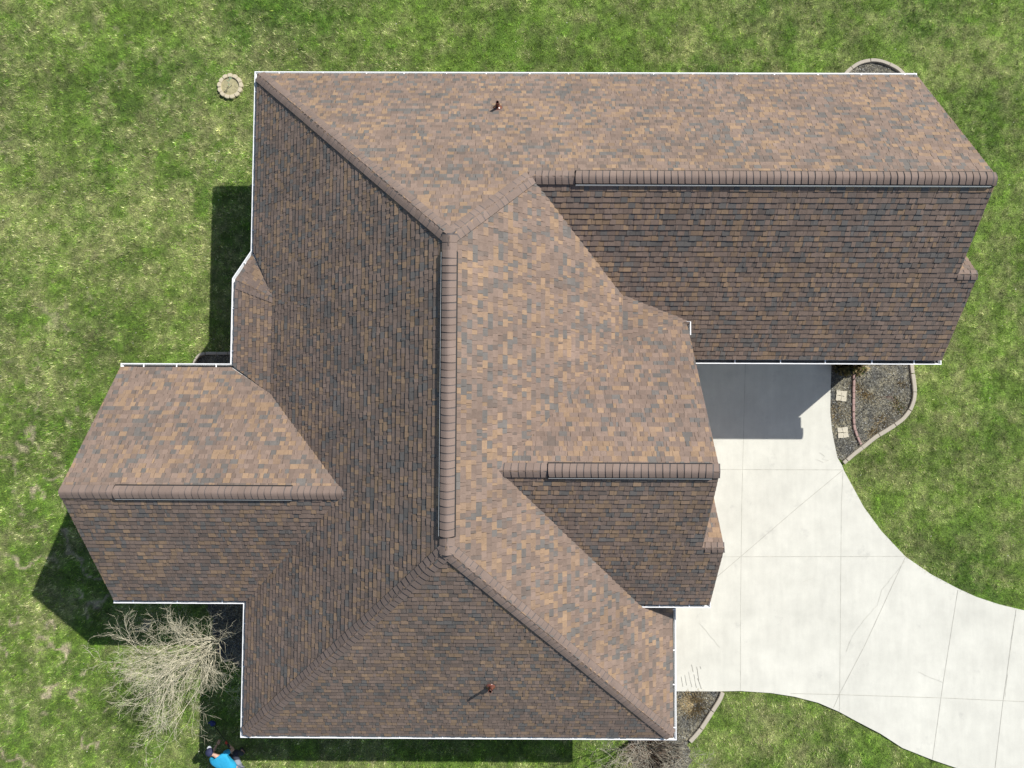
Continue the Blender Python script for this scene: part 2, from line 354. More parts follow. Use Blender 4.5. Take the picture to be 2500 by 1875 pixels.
# ---------------------------------------------------------------- ridge and hip caps
CAPC=(.198,.149,.125)
def cap_run(name, a, b, PA, PB_, w=.155, lift=.022, up_first=False, parent=None, k=.10, vent=False, pitch=.152):
    """row of overlapping cap shingles from a (low end) to b over the edge between two roof planes"""
    a=Vector((a[0],a[1])); b=Vector((b[0],b[1])); L=(b-a).length; d=(b-a)/L; n=Vector((-d.y,d.x))
    c0=zz(PA,a.x,a.y); c1=zz(PA,b.x,b.y)
    rise=(c1-c0)/L; k3=math.sqrt(1+rise*rise)
    N=max(1,int(round(L*k3/pitch))); mb=MB()
    def surf(s,o,t):
        x=a.x+d.x*s+n.x*o; y=a.y+d.y*s+n.y*o
        A=zz(PA,x,y); B=zz(PB_,x,y); z=.5*(A+B)-.5*math.sqrt((A-B)**2+k*k)+k*.25
        return (x,y,z+t)
    os_=[-w,-w*.72,-w*.45,-w*.2,0,w*.2,w*.45,w*.72,w]
    for i in range(N):
        s0=L*i/N; s1=L*(i+1)/N; s1b=s1+.01
        c=CAPC; f=random.uniform(.92,1.08); c=tuple(x*f for x in c)
        jt=random.uniform(-.003,.006); sk=random.uniform(-.008,.008); bow=.018
        rows=[(s0,lift+.016+jt),(s0+(s1-s0)*.86,lift+.006),(s1b,lift+.001)]
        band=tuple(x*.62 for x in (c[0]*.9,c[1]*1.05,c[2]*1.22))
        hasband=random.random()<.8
        for r in range(2):
            (sa,ta),(sb,tb)=rows[r],rows[r+1]
            for q in range(8):
                o0,o1=os_[q],os_[q+1]
                bo=lambda o: (abs(o)/w)**2*bow+sk*o/w
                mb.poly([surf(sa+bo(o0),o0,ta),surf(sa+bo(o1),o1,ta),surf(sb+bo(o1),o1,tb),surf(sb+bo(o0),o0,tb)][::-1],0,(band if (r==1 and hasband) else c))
        sa,ta=rows[0]
        bo=lambda o: (abs(o)/w)**2*bow+sk*o/w
        for q in range(8):
            o0,o1=os_[q],os_[q+1]
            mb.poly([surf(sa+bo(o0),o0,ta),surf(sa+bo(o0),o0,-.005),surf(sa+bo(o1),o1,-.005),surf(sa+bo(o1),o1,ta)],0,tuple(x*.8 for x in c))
        for sgn in (-1,1):
            o=w*sgn
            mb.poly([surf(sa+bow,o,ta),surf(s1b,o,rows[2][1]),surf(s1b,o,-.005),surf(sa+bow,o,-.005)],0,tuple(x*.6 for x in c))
    # end closure
    ee=surf(L,0,0)
    mb.poly([surf(L,o,lift+.002) for o in os_]+[surf(L,o,-.005) for o in os_[::-1]],0,CAPC)
    o=mb.build(name,M_cap,parent); 
    if vent:
        vb=MB()
        for sgn in (-1,1):
            st=[(w-.012,lift-.004),(w+.022,lift-.006),(w+.022,-.01),(w-.012,-.01)]
            for i in range(4):
                (o0,t0),(o1,t1)=st[i],st[(i+1)%4]
                vb.poly([surf(0,o0*sgn,t0),surf(L,o0*sgn,t0),surf(L,o1*sgn,t1),surf(0,o1*sgn,t1)],0)
            if sgn*vent>0:
                st=[(w+.024,lift+.004),(w+.031,lift+.004),(w+.031,-.004),(w+.024,-.004)]
                for i in range(4):
                    (o0,t0),(o1,t1)=st[i],st[(i+1)%4]
                    vb.poly([surf(.01,o0*sgn,t0),surf(L-.01,o0*sgn,t0),surf(L-.01,o1*sgn,t1),surf(.01,o1*sgn,t1)],1)
            for e in (0,L):
                vb.poly([surf(e,sgn*x,t) for x,t in ((w-.03,lift),(w+.016,lift-.006),(w+.016,-.01),(w-.03,-.01))],0)
        vb.poly([surf(0,o,lift+.015) for o in os_]+[surf(0,o,-.01) for o in os_[::-1]],0)
        vb.poly([surf(L,o,lift+.001) for o in os_]+[surf(L,o,-.01) for o in os_[::-1]],0)
        vb.build('vent_baffle',[M_black,M_lip],o)
    return o
hip=lambda a,b,A,B,**k: cap_run('hip_cap',a,b,A,B,parent=roof,k=.12,**k)
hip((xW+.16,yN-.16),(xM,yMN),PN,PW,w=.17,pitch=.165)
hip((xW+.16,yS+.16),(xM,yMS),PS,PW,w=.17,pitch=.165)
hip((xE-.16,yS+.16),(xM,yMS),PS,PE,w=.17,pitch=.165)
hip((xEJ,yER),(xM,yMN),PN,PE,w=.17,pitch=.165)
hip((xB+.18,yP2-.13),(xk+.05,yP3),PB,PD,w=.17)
ri=lambda a,b,A,B,**k: cap_run('ridge_cap',a,b,A,B,parent=roof,**k)
ve=lambda a,b,A,B,v,**k: cap_run('ridge_vent',a,b,A,B,parent=roof,vent=v,lift=.055,w=.145,k=.13,**k)
yv1=at(1100,612,hM)[1]; yv2=at(1090,1312,hM)[1]
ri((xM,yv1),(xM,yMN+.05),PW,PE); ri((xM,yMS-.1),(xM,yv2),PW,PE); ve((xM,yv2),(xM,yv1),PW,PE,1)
xv=at(1405,440,hE)[0]
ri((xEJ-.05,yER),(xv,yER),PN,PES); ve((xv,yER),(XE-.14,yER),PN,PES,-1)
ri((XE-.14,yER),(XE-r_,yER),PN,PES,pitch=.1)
xa,xb=at(1338,1140,hF)[0],at(1741,1140,hF)[0]
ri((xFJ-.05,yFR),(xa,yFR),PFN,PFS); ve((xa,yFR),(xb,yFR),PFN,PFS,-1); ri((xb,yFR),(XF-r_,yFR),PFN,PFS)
xa,xb=at(276,1200,hW)[0],at(711,1200,hW)[0]
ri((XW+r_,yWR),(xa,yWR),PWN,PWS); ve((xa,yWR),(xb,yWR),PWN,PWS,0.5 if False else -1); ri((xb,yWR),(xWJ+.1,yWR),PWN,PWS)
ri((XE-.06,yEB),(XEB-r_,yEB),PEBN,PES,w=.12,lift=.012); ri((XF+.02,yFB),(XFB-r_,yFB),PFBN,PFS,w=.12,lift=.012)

# ---------------------------------------------------------------- plumbing vent pipes
def pipe(px,py,P,h,label):
    x,y,z=on_plane(px,py,P); o=empty('vent_pipe',(x,y,z),None,None); o['label']=label
    o.parent=roof; o.location=(x,y,z)
    nrm=Vector((-P[0],-P[1],1)).normalized(); Mq=nrm.to_track_quat('Z','Y').to_matrix()
    up=Vector((P[0],P[1],0)).normalized()
    mb=MB(); t1=Vector((0,0,0)); X=Vector((-up.y,up.x,0)); Yv=nrm.cross(X)
    c=Vector((0,0,0))
    q=[c+X*.15+Yv*.02,c+X*.15+Yv*.02]
    def f(u,v,t): p=X*u+Yv*v+nrm*t; return (p.x,p.y,p.z)
    s=1 if Yv.dot(up)>0 else -1
    mb2=MB()
    for a,b in (((-.14,-.12*s),(.14,.20*s)),):
        mb2.poly([f(a[0],a[1],.022),f(b[0],a[1],.022),f(b[0],b[1],.012),f(a[0],b[1],.012)],0,(.15,.11,.095))
    # the flashing collar
    mb.lathe((0,0,0),[(.115,.018),(.112,.034),(.085,.045),(.06,.075),(.052,.11)],20,0,Mq)
    a=Mq@Vector((0,0,0))
    def child(b,n,mats):
        me=b.build(n,mats,None,True); me.parent=o; return me
    child(mb,'flashing_collar',M_pipe)
    fm=mb2.build('flashing',M_shingle,None); fm.parent=o
    mb=MB(); mb.lathe((0,0,0),[(.036,-.05),(.036,h-.012),(.043,h-.01),(.043,h),(.034,h+.001),(.033,h-.2),(.0,h-.2)],18,0)
    mb.m=[0 if i<18*4 else 1 for i in range(len(mb.f))]
    child(mb,'pipe',[M_pipe,M_dark])
pipe(1215,264,PN,.36,'brown vent pipe with round collar on the north slope')
pipe(1197.5,1675,PS,.36,'brown vent pipe with round collar on the south slope')

# ---------------------------------------------------------------- gutters
def offs(path,dd):
    out=[]; n=len(path)
    for i in range(n):
        p=Vector(path[i]); ds=[]
        if i>0: ds.append((p-Vector(path[i-1])).normalized())
        if i<n-1: ds.append((Vector(path[i+1])-p).normalized())
        ns=[Vector((-d.y,d.x)) for d in ds]
        if len(ns)==1: out.append(p+ns[0]*dd)
        else:
            b=(ns[0]+ns[1]); out.append(p+b*(dd/(1+ns[0].dot(ns[1]))))
    return out
def gutters(path,z):
    prof=[(.118,-.01),(.118,-.115),(.035,-.115),(.030,-.085),(.012,-.06),(.004,-.02),(.0,0),(.022,.0),(.022,-.010)]
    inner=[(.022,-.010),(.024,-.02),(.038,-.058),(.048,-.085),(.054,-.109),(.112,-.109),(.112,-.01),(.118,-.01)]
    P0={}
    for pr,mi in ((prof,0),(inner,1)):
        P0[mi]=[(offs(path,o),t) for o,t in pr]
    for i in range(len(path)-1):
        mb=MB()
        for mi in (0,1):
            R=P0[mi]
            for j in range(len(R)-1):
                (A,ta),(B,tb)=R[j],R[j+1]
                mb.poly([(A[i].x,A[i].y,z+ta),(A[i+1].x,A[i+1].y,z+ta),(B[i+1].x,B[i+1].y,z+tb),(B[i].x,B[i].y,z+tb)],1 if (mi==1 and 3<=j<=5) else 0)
        for e,cond in ((i,i==0),(i+1,i==len(path)-2)):
            if cond: mb.poly([(A[e].x,A[e].y,z+t) for A,t in P0[0][:7]],0)
        g_=mb.build('gutter',[M_white,M_gutin],house)
        a=Vector(path[i]); b=Vector(path[i+1]); L=(b-a).length; d=(b-a)/L; n=Vector((-d.y,d.x))
        if L>.7:
            k=max(1,int(round(L/1.12))); off=random.uniform(.35,.65)
            for q in range(k):
                s=L*(q+off)/k+random.uniform(-.08,.08); s=min(max(s,.1),L-.1); c=a+d*s+n*.068
                hb=MB(); ang=math.atan2(n.y,n.x); hb.box((c.x,c.y,z-.004),(.115,.028,.012),ang); hb.box((c.x+n.x*.05,c.y+n.y*.05,z+.008),(.03,.045,.018),ang)
                hb.build('gutter_hanger',M_white,g_)
gutters([(XE,yN-.22),(XE,yN),(xW,yN),(xW,yP1),(xB,yP2),(xB,yWN),(XW,yWN),(XW,yWN-.22)],he)
gutters([(XW,yWS+.22),(XW,yWS),(xW,yWS),(xW,yS),(xE,yS),(xE,-4.3)],he)
gutters([(xE-(he2-he)/mE-.05,yFS),(XFB,yFS),(XFB,yFS+.27)],he2)
gutters([(4.12,yES),(XEB,yES),(XEB,yES+.28)],he)
gutters([(XF+.07,yFN-.36),(XF+.07,yFN),(XF-.22,yFN)],he2)

# ---------------------------------------------------------------- walls, soffits, windows, doors
wb=MB()
def gable_x(x0,x1,y0,y1,zb,P0_,P1_,yr):
    top=[(y0,zz(P1_,0,y0)-.2),(yr,zz(P0_,0,yr)-.2),(y1,zz(P0_,0,y1)-.2)]
    pr=[(y0,0)]+top+[(y1,0)]
    for x,fl in ((x0,1),(x1,0)):
        q=[(x,y,z) for y,z in pr]; wb.poly(q if not fl else q[::-1])
    for i in range(len(pr)):
        a=pr[i]; b=pr[(i+1)%len(pr)]; wb.poly([(x0,a[0],a[1]),(x0,b[0],b[1]),(x1,b[0],b[1]),(x1,a[0],a[1])])
gable_x(1,XE-.35,yES+.5,yN-.5,0,PN,PES,yER)
gable_x(XW+.35,-2,yWS+.5,yWN-.5,0,PWN,PWS,yWR)
gable_x(0,XF-.33,yFS+.5,yFN-.5,0,PFN,PFS,yFR)
wb.prism([(xW+.5,yN-.52),(xW+.5,yP1-.2),(xB+.5,yP2-.3),(xB+.5,yWN-.2),(xW+.5,yWN-.2),(xW+.5,yS+.5),(xE-.5,yS+.5),(xE-.5,yN-.52)],0,he-.05)
wb.prism([(8.0,yES+.48),(XEB-.33,yES+.48),(XEB-.33,yEB-.1),(8.0,yEB-.1)],0,he)
wb.prism([(3.0,yFS+.48),(XFB-.33,yFS+.48),(XFB-.33,yFB-.1),(3.0,yFB-.1)],0,he2-.05)
wb.build('wall',M_brick,house)
sb=MB()
sb.prism([(xW+.11,yN-.11),(xW+.11,yP1),(xB+.11,yP2),(xB+.11,yWN-.11),(XW+.11,yWN-.11),(XW+.11,yWN-.6),(xW+.6,yWN-.6),(xW+.6,yWS+.6),(XW+.11,yWS+.6),(XW+.11,yWS+.11),(xW+.11,yWS+.11),(xW+.11,yS+.11),(xE-.11,yS+.11),(xE-.11,-4.2),(xE-.6,-4.2),(xE-.6,yN-.6),(XE-.11,yN-.6),(XE-.11,yN-.11)],he-.13,he-.06)
sb.prism([(4.0,yES+.11),(XEB-.11,yES+.11),(XEB-.11,yES+.6),(4.0,yES+.6)],he-.13,he-.06)
sb.prism([(3.2,yFS+.11),(XFB-.11,yFS+.11),(XFB-.11,yFS+.6),(3.2,yFS+.6)],he2-.13,he2-.06)
sb.build('soffit',M_trim,house)
def opening(name,c,w,h,n,fm,pm):
    """framed opening on a wall: c centre, n outward axis"""
    ang=math.atan2(n[1],n[0])-math.pi/2; mb=MB()
    mb.box((c[0]+n[0]*.03,c[1]+n[1]*.03,c[2]+h/2+.05),(w+.2,.06,.1),ang); mb.box((c[0]+n[0]*.03,c[1]+n[1]*.03,c[2]-h/2-.05),(w+.2,.08,.1),ang)
    t=(-n[1],n[0])
    for s in (-1,1): mb.box((c[0]+n[0]*.03+t[0]*s*(w/2+.05),c[1]+n[1]*.03+t[1]*s*(w/2+.05),c[2]),(.1,.06,h-.002),ang)
    o=mb.build(name,fm,house)
    mb=MB(); mb.box((c[0]+n[0]*.012,c[1]+n[1]*.012,c[2]),(w,.02,h),ang); mb.build('pane' if name=='window' else 'door_panel',pm,o)
for x in (-4,0,4,7.5): opening('window',(x,yN-.5,1.7),1.4,1.3,(0,1),M_trim,M_glass)
for x in (-4.5,-1.5,1.5): opening('window',(x,yS+.5,1.7),1.3,1.3,(0,-1),M_trim,M_glass)
for y in (7.5,5.6): opening('window',(xW+.5,y,1.7),1.2,1.3,(-1,0),M_trim,M_glass)
for y in (-6.4,): opening('window',(xW+.5,y,1.7),1.2,1.3,(-1,0),M_trim,M_glass)
opening('window',(XW+.35,yWR,1.7),1.8,1.4,(-1,0),M_trim,M_glass)
opening('garage_door',(XF-.33,1.0,1.2),2.6,2.2,(1,0),M_trim,M_white)
opening('garage_door',(7.2,yES+.5,1.2),4.4,2.2,(0,-1),M_trim,M_white)

# ---------------------------------------------------------------- driveway
UP=[(1600,800),(2029,800),(2029,891),(2027,950),(2026,1005),(2030,1048),(2036,1082),(2043.5,1117),(2055,1136),(2059,1148),(2082,1190),(2108,1238),(2151.5,1297),(2209,1358),(2271,1401),(2337,1436),(2383,1457),(2441,1476),(2500,1490),(2640,1518),(3100,1590)]
LO=[(3100,2150),(2600,1972),(2430,1912),(2337,1875),(2275,1854),(2202,1825),(2148,1790),(2094,1762),(2047,1736.5),(1997,1715),(1939,1700),(1881,1691),(1806,1686),(1762,1687),(1600,1687)]
DRV=[at(*p) for p in UP+LO]
mb=MB(); mb.prism(DRV,-.12,.03,0,0)
def strip(mb,pts,w,z,mi,jit=0):
    P=[Vector(at(*p)) for p in pts]
    if jit:
        Q=[]
        for a,b in zip(P[:-1],P[1:]):
            k=max(1,int((b-a).length/.12))
            for i in range(k): Q.append(a.lerp(b,i/k)+Vector((random.uniform(-jit,jit),random.uniform(-jit,jit))))
        Q.append(P[-1]); P=Q
    for a,b in zip(P[:-1],P[1:]):
        d=(b-a).normalized(); n=Vector((-d.y,d.x)); ww=w*random.uniform(.6,1.3) if jit else w
        mb.poly([(a.x-n.x*ww/2,a.y-n.y*ww/2,z),(b.x-n.x*ww/2,b.y-n.y*ww/2,z),(b.x+n.x*ww/2,b.y+n.y*ww/2,z),(a.x+n.x*ww/2,a.y+n.y*ww/2,z)],mi)
z0=.0315
J=[[(1819,885),(1810,1235),(1807,1500),(1807,1685)],[(2057,1149),(2053,1235),(2049,1700),(2048,1736)],[(1720,1146),(2056,1147)],[(1700,1359),(2208,1358)],
   [(2056,1148),(1951,1235),(1808,1358),(1700,1450)],[(2209,1360),(2110,1575),(2048,1694),(2034,1727)],[(2337,1440),(2302,1660),(2275,1853)],[(2479,1488),(2448,1705),(2424,1905)],
   [(1930,1692),(2050,1695),(2300,1703),(2520,1713),(2700,1720)]]
for i,j in enumerate(J): strip(mb,j,.012,z0+.0004*i,1)
K=[[(2209,1368),(2180,1405),(2152,1440),(2140,1478),(2112,1508),(2080,1552),(2065,1590)],[(2478,1500),(2470,1540),(2462,1600),(2452,1700)],[(1706,1520),(1730,1548),(1757,1580)],
   [(2000,1105),(2012,1113),(2006,1120),(2020,1124)],[(1990,1121),(2008,1128),(2030,1120)],[(2240,1640),(2300,1665)],[(1960,1420),(1985,1410)]]
for i,j in enumerate(K): strip(mb,j,.007,z0+.0042+.0003*i,2,.012)
for i,(a,b) in enumerate((((1688,1622),(1692,1640)),((1700,1627),(1706,1660)),((1708,1626),(1711,1632)),((1703,1655),(1712,1681)),((1672,1646),(1676,1672)),((1681,1640),(1689,1676)),((1693,1645),(1700,1678)),((1662,1651),(1667,1676)))):
    strip(mb,[a,b],(.009 if i>3 else .014),z0+.0068+.0002*i,3,.008)
drv=mb.build('driveway',[M_conc,M_joint,M_crack,M_mark]); drv['kind']='structure'

# ---------------------------------------------------------------- planting beds with edging
def widen(P,o): return [tuple(p) for p in offs([Vector(p) for p in P],o)]
def resample(P,step):
    P=[Vector(p) for p in P]; out=[P[0]]; 
    for a,b in zip(P[:-1],P[1:]):
        k=max(1,int((b-a).length/step))
        for i in range(1,k+1): out.append(a.lerp(b,i/k))
    return out
def smooth(P,it=2):
    for _ in range(it):
        Q=[P[0]]
        for a,b in zip(P[:-1],P[1:]):
            a,b=Vector(a),Vector(b); Q+= [a.lerp(b,.25),a.lerp(b,.75)]
        Q.append(P[-1]); P=Q
    return [Vector(p) for p in P]
def edging(path_px,w,blk,h,name,label,cat,group,m):
    P=resample(smooth([at(*p) for p in path_px]),.012)
    i=0; cum=[0]
    for a,b in zip(P[:-1],P[1:]): cum.append(cum[-1]+(b-a).length)
    s=0
    while s<cum[-1]-.05:
        e=s+blk*random.uniform(.9,1.1)
        seg=[P[j] for j in range(len(P)) if s+.003<=cum[j]<=e-.003]
        if len(seg)>=2:
            dz=random.uniform(-.008,.008); L=offs(seg,w/2+random.uniform(-.004,.004)); R=offs(seg,-w/2+random.uniform(-.004,.004))
            mid=seg[len(seg)//2]; mb=MB(); c=.012
            Li=offs(seg,w/2-c); Ri=offs(seg,-w/2+c); H=h+dz
            n=len(seg)
            for j in range(n-1):
                for A,za,B,zb in ((L,-.05,L,H-c),(L,H-c,Li,H),(Li,H,Ri,H),(Ri,H,R,H-c),(R,H-c,R,-.05)):
                    mb.poly([(A[j].x,A[j].y,za),(A[j+1].x,A[j+1].y,za),(B[j+1].x,B[j+1].y,zb),(B[j].x,B[j].y,zb)][::-1])
            for e_,q in ((0,1),(n-1,-1)):
                pts=[(L[e_].x,L[e_].y,-.05),(L[e_].x,L[e_].y,H-c),(Li[e_].x,Li[e_].y,H),(Ri[e_].x,Ri[e_].y,H),(R[e_].x,R[e_].y,H-c),(R[e_].x,R[e_].y,-.05)]
                mb.poly(pts if q>0 else pts[::-1])
            o=mb.build(name,m,origin=(mid.x,mid.y,0)); tag(o,label,cat,group)
        s=e
EDG=[(2222,860),(2223,892),(2227,921),(2230.5,946),(2230.5,964.5),(2228,980),(2219.5,1001.7),(2204,1022),(2185.7,1035.5),(2160,1052),(2135,1066.7),(2109.7,1087.8),(2084.4,1106.4),(2058,1130)]
edging(EDG,.118,.62,.085,'edging_block','curved tan edging block of the long border round the bed east of the driveway','edging block','curved tan blocks bordering the driveway bed',M_block)
BRK=[(2083.2,912),(2082.7,964.5),(2082.4,991.6),(2082,1017),(2082.7,1032),(2086,1050.7),(2092.9,1069),(2100,1085)]
edging(BRK,.078,.2,.07,'paver_brick','small pinkish brick in the thin line dividing the mulch bed','brick','pinkish bricks in a line across the driveway bed',M_redb)
E2=[(1763,1688),(1757,1705),(1741.7,1728.7),(1723.6,1757.6),(1705.5,1784.8),(1683.8,1808.3)]
edging(E2,.125,.66,.085,'edging_block','tan edging block beside the bed at the southeast corner gutter','edging block','tan blocks bordering the southeast corner bed',M_block)
E3=[(2052,205),(2060,184),(2073.7,170.3),(2092.7,157),(2111.7,150.9),(2130.7,149),(2149.7,151.8),(2168.7,158.9),(2187.7,168.4),(2202,181),(2214,200)]
edging(E3,.112,.62,.09,'edging_block','tan edging block in the half circle behind the north gutter','edging block','tan blocks in the half circle by the north gutter',M_block)
E4=[(474,905),(475,888),(484,871),(497,863),(530,863),(590,863)]
edging(E4,.09,.36,.085,'edging_block','tan edging block of the small shaded bed beside the west wing gutter','edging block','tan blocks of the small shaded west bed',M_block)
BEDS=[]
def bed(px,z=.012):
    P=[tuple(at(*p)) for p in px]; mb=MB(); mb.prism(P,-.1,z); o=mb.build('mulch_bed',M_mulch); o['kind']='structure'; BEDS.append((P,z)); return P
bed(EDG+[(2052,1122),(2043.5,1117),(2036,1082),(2030,1048),(2026,1005),(2027,950),(2029,891),(2029,860)])
bed(E2+[(1677,1818),(1686,1832),(1681,1846),(1690,1858),(1679,1872),(1683,1890),(1668,1910),(1672,1932),(1655,1960),(1560,1960),(1566,1925),(1552,1905),(1560,1880),(1541,1862),(1549,1838),(1533,1818),(1540,1790),(1600,1740),(1600,1686.5),(1762,1686.5)],.008)
bed(E3+[(2214,215),(2052,215)])
bed(E4+[(590,920),(474,920)])
bed([(512,1440),(610,1440),(610,1620),(585,1632),(566,1612),(548,1618),(530,1592),(534,1566),(516,1545),(521,1512),(507,1490)],.006)
# chips: stuff
def chips(n_per):
    V=[];C=[]
    for P,z in BEDS:
        xs=[p[0] for p in P]; ys=[p[1] for p in P]; A=(max(xs)-min(xs))*(max(ys)-min(ys)); n=int(A*n_per)
        x=RNG.uniform(min(xs),max(xs),n); y=RNG.uniform(min(ys),max(ys),n); k=inpoly(x,y,P)
        x=x[k];y=y[k];n=len(x)
        a=RNG.uniform(0,2*np.pi,n); L=RNG.uniform(.012,.05,n); w=RNG.uniform(.004,.013,n); t=RNG.uniform(-.5,.5,n)
        dx,dy=np.cos(a),np.sin(a); zz_=z+RNG.uniform(.006,.03,n)
        q=np.stack([np.stack([x+dx*L/2*s1-dy*w/2*s2,y+dy*L/2*s1+dx*w/2*s2,zz_+t*L/2*s1],-1) for s1,s2 in ((-1,-1),(1,-1),(1,1),(-1,1))],1)
        V.append(q)
        r=RNG.random(n)[:,None]; b=RNG.uniform(.6,1.3,n)[:,None]
        c=np.where(r<.45,np.array([[.06,.06,.06]]),np.where(r<.72,np.array([[.15,.14,.12]]),np.where(r<.91,np.array([[.30,.30,.28]]),np.array([[.62,.63,.60]]))))*b
        C.append(c)
    return np.concatenate(V),np.concatenate(C)
def tri_mesh(name, V, C, material, kind='stuff'):
    """V (n,k,3) polygons with k corners, C (n,3) colours"""
    n,k=V.shape[:2]; me=D.meshes.new(name); me.vertices.add(n*k); me.loops.add(n*k); me.polygons.add(n)
    me.vertices.foreach_set('co',V.astype(np.float32).ravel()); me.loops.foreach_set('vertex_index',np.arange(n*k,dtype=np.int32))
    me.polygons.foreach_set('loop_start',np.arange(0,n*k,k,dtype=np.int32))
    me.polygons.foreach_set('loop_total',np.full(n,k,dtype=np.int32)) if bpy.app.version<(4,0,0) else None
    a=me.color_attributes.new('tint','FLOAT_COLOR','POINT'); arr=np.ones((n,k,4),np.float32); arr[:,:,:3]=C[:,None,:]; a.data.foreach_set('color',arr.ravel())
    me.update(calc_edges=True); o=link_mesh(name,me,material)
    if kind: o['kind']=kind
    return o
V,C=chips(1050); tri_mesh('mulch_chips',V,C,M_straw)

# ---------------------------------------------------------------- lawn and grass
RING=at(563,212)
EXCL=[DRV]+[b[0] for b in BEDS]
WALLS=[[(-6.5,-7.7),(3.7,-7.7),(3.7,-4.1),(4.6,-4.1),(4.6,2.0),(10.9,2.0),(10.9,8.8),(-6.5,8.8)],[(-10,-4.3),(-6.5,-4.3),(-6.5,.9),(-10,.9)]]
def fields(x,y):
    big=fbm(x,y,5.0,3); mid=fbm(x,y,1.5,17); fine=fbm(x,y,.42,31,3)
    left=1/(1+np.exp((x+7.5)/1.6)); straw=.27+.8*(mid-.5)+.8*(big-.5)+1.7*(fine-.5)+.16*left
    right=1/(1+np.exp(-(x-10.5)/1.2)); straw=straw-.02*right
    zone=1/(1+np.exp((x+10.3)/.9))*(.30+.70/(1+np.exp((y+1)/1.5)))
    rg=1-np.abs(fbm(x+50,y-20,.75,77,3)-.5)*2; rg2=fbm(x-11,y+31,.5,141,3); cl=fbm(x+7,y+3,2.3,161,2)
    bare=np.clip((rg-.90)*14,0,1)*np.clip((rg2-.50)*9,0,1)*np.clip((cl-.44+.22*zone)*7,0,1)*np.clip(.10+1.1*zone,0,1)
    lush=np.clip((fbm(x-30,y+9,2.1,55)-.48)*3.5,0,1)
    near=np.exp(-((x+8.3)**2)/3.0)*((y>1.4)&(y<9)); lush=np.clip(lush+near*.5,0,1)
    return np.clip(straw,0,1),bare,lush,right
def ground_col(x,y):
    s,b,l,r=fields(x,y)
    G=np.array([.145,.235,.034]); DG=np.array([.100,.185,.022]); S=np.array([.31,.32,.125]); B=np.array([.50,.43,.28])
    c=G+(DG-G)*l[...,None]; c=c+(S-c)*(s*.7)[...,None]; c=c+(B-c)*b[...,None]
    m=np.exp(.7*(vnoise(x,y,.14,601)-.5)+.5*(fbm(x,y,.42,611,2)-.5)+.5*(fbm(x,y,1.4,621,2)-.5))*.92; return c*m[...,None]
nx,ny=640,520; X0,X1,Y0,Y1=-20,20,-15,17.5
gx=np.linspace(X0,X1,nx); gy=np.linspace(Y0,Y1,ny); GX,GY=np.meshgrid(gx,gy)
me=D.meshes.new('lawn'); edg=np.clip(np.minimum(np.minimum(GX-X0,X1-GX),np.minimum(GY-Y0,Y1-GY))/1.5,0,1); vz=(fbm(GX,GY,.8,90)-.5)*.03*edg
vs=np.stack([GX,GY,vz-.02],-1).reshape(-1,3)
idx=np.arange(nx*ny).reshape(ny,nx); f=np.stack([idx[:-1,:-1],idx[:-1,1:],idx[1:,1:],idx[1:,:-1]],-1).reshape(-1,4)
nq=len(f); far=np.array([[-600,-600,-.06],[600,-600,-.06],[600,600,-.06],[-600,600,-.06]])
# outer ring joined to the fine sheet so the ground is one sheet
corners=[idx[0,0],idx[0,-1],idx[-1,-1],idx[-1,0]]; nv=len(vs)
vs=np.concatenate([vs,far]); ring=[]
bot=list(idx[0,:]); rgt=list(idx[:,-1]); top=list(idx[-1,::-1]); lft=list(idx[::-1,0])
polys=[list(map(int,q)) for q in f]
for side,(a,b) in zip((bot,rgt,top,lft),((nv,nv+1),(nv+1,nv+2),(nv+2,nv+3),(nv+3,nv))):
    h=len(side)//2
    for i in range(len(side)-1): polys.append([int(side[i+1]),int(side[i]),a if i<h else b])
    polys.append([int(side[h]),a,b])
me.from_pydata(vs.tolist(),[],polys)
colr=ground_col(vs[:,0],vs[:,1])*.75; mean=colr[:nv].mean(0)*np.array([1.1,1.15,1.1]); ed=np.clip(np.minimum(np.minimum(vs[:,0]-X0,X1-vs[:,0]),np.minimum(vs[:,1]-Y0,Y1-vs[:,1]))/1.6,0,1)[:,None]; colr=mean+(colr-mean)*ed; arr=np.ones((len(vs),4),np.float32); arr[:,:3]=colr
a_=me.color_attributes.new('tint','FLOAT_COLOR','POINT'); a_.data.foreach_set('color',arr.ravel())
lawn=link_mesh('lawn',me,M_lawn,smooth=True); lawn['kind']='structure'

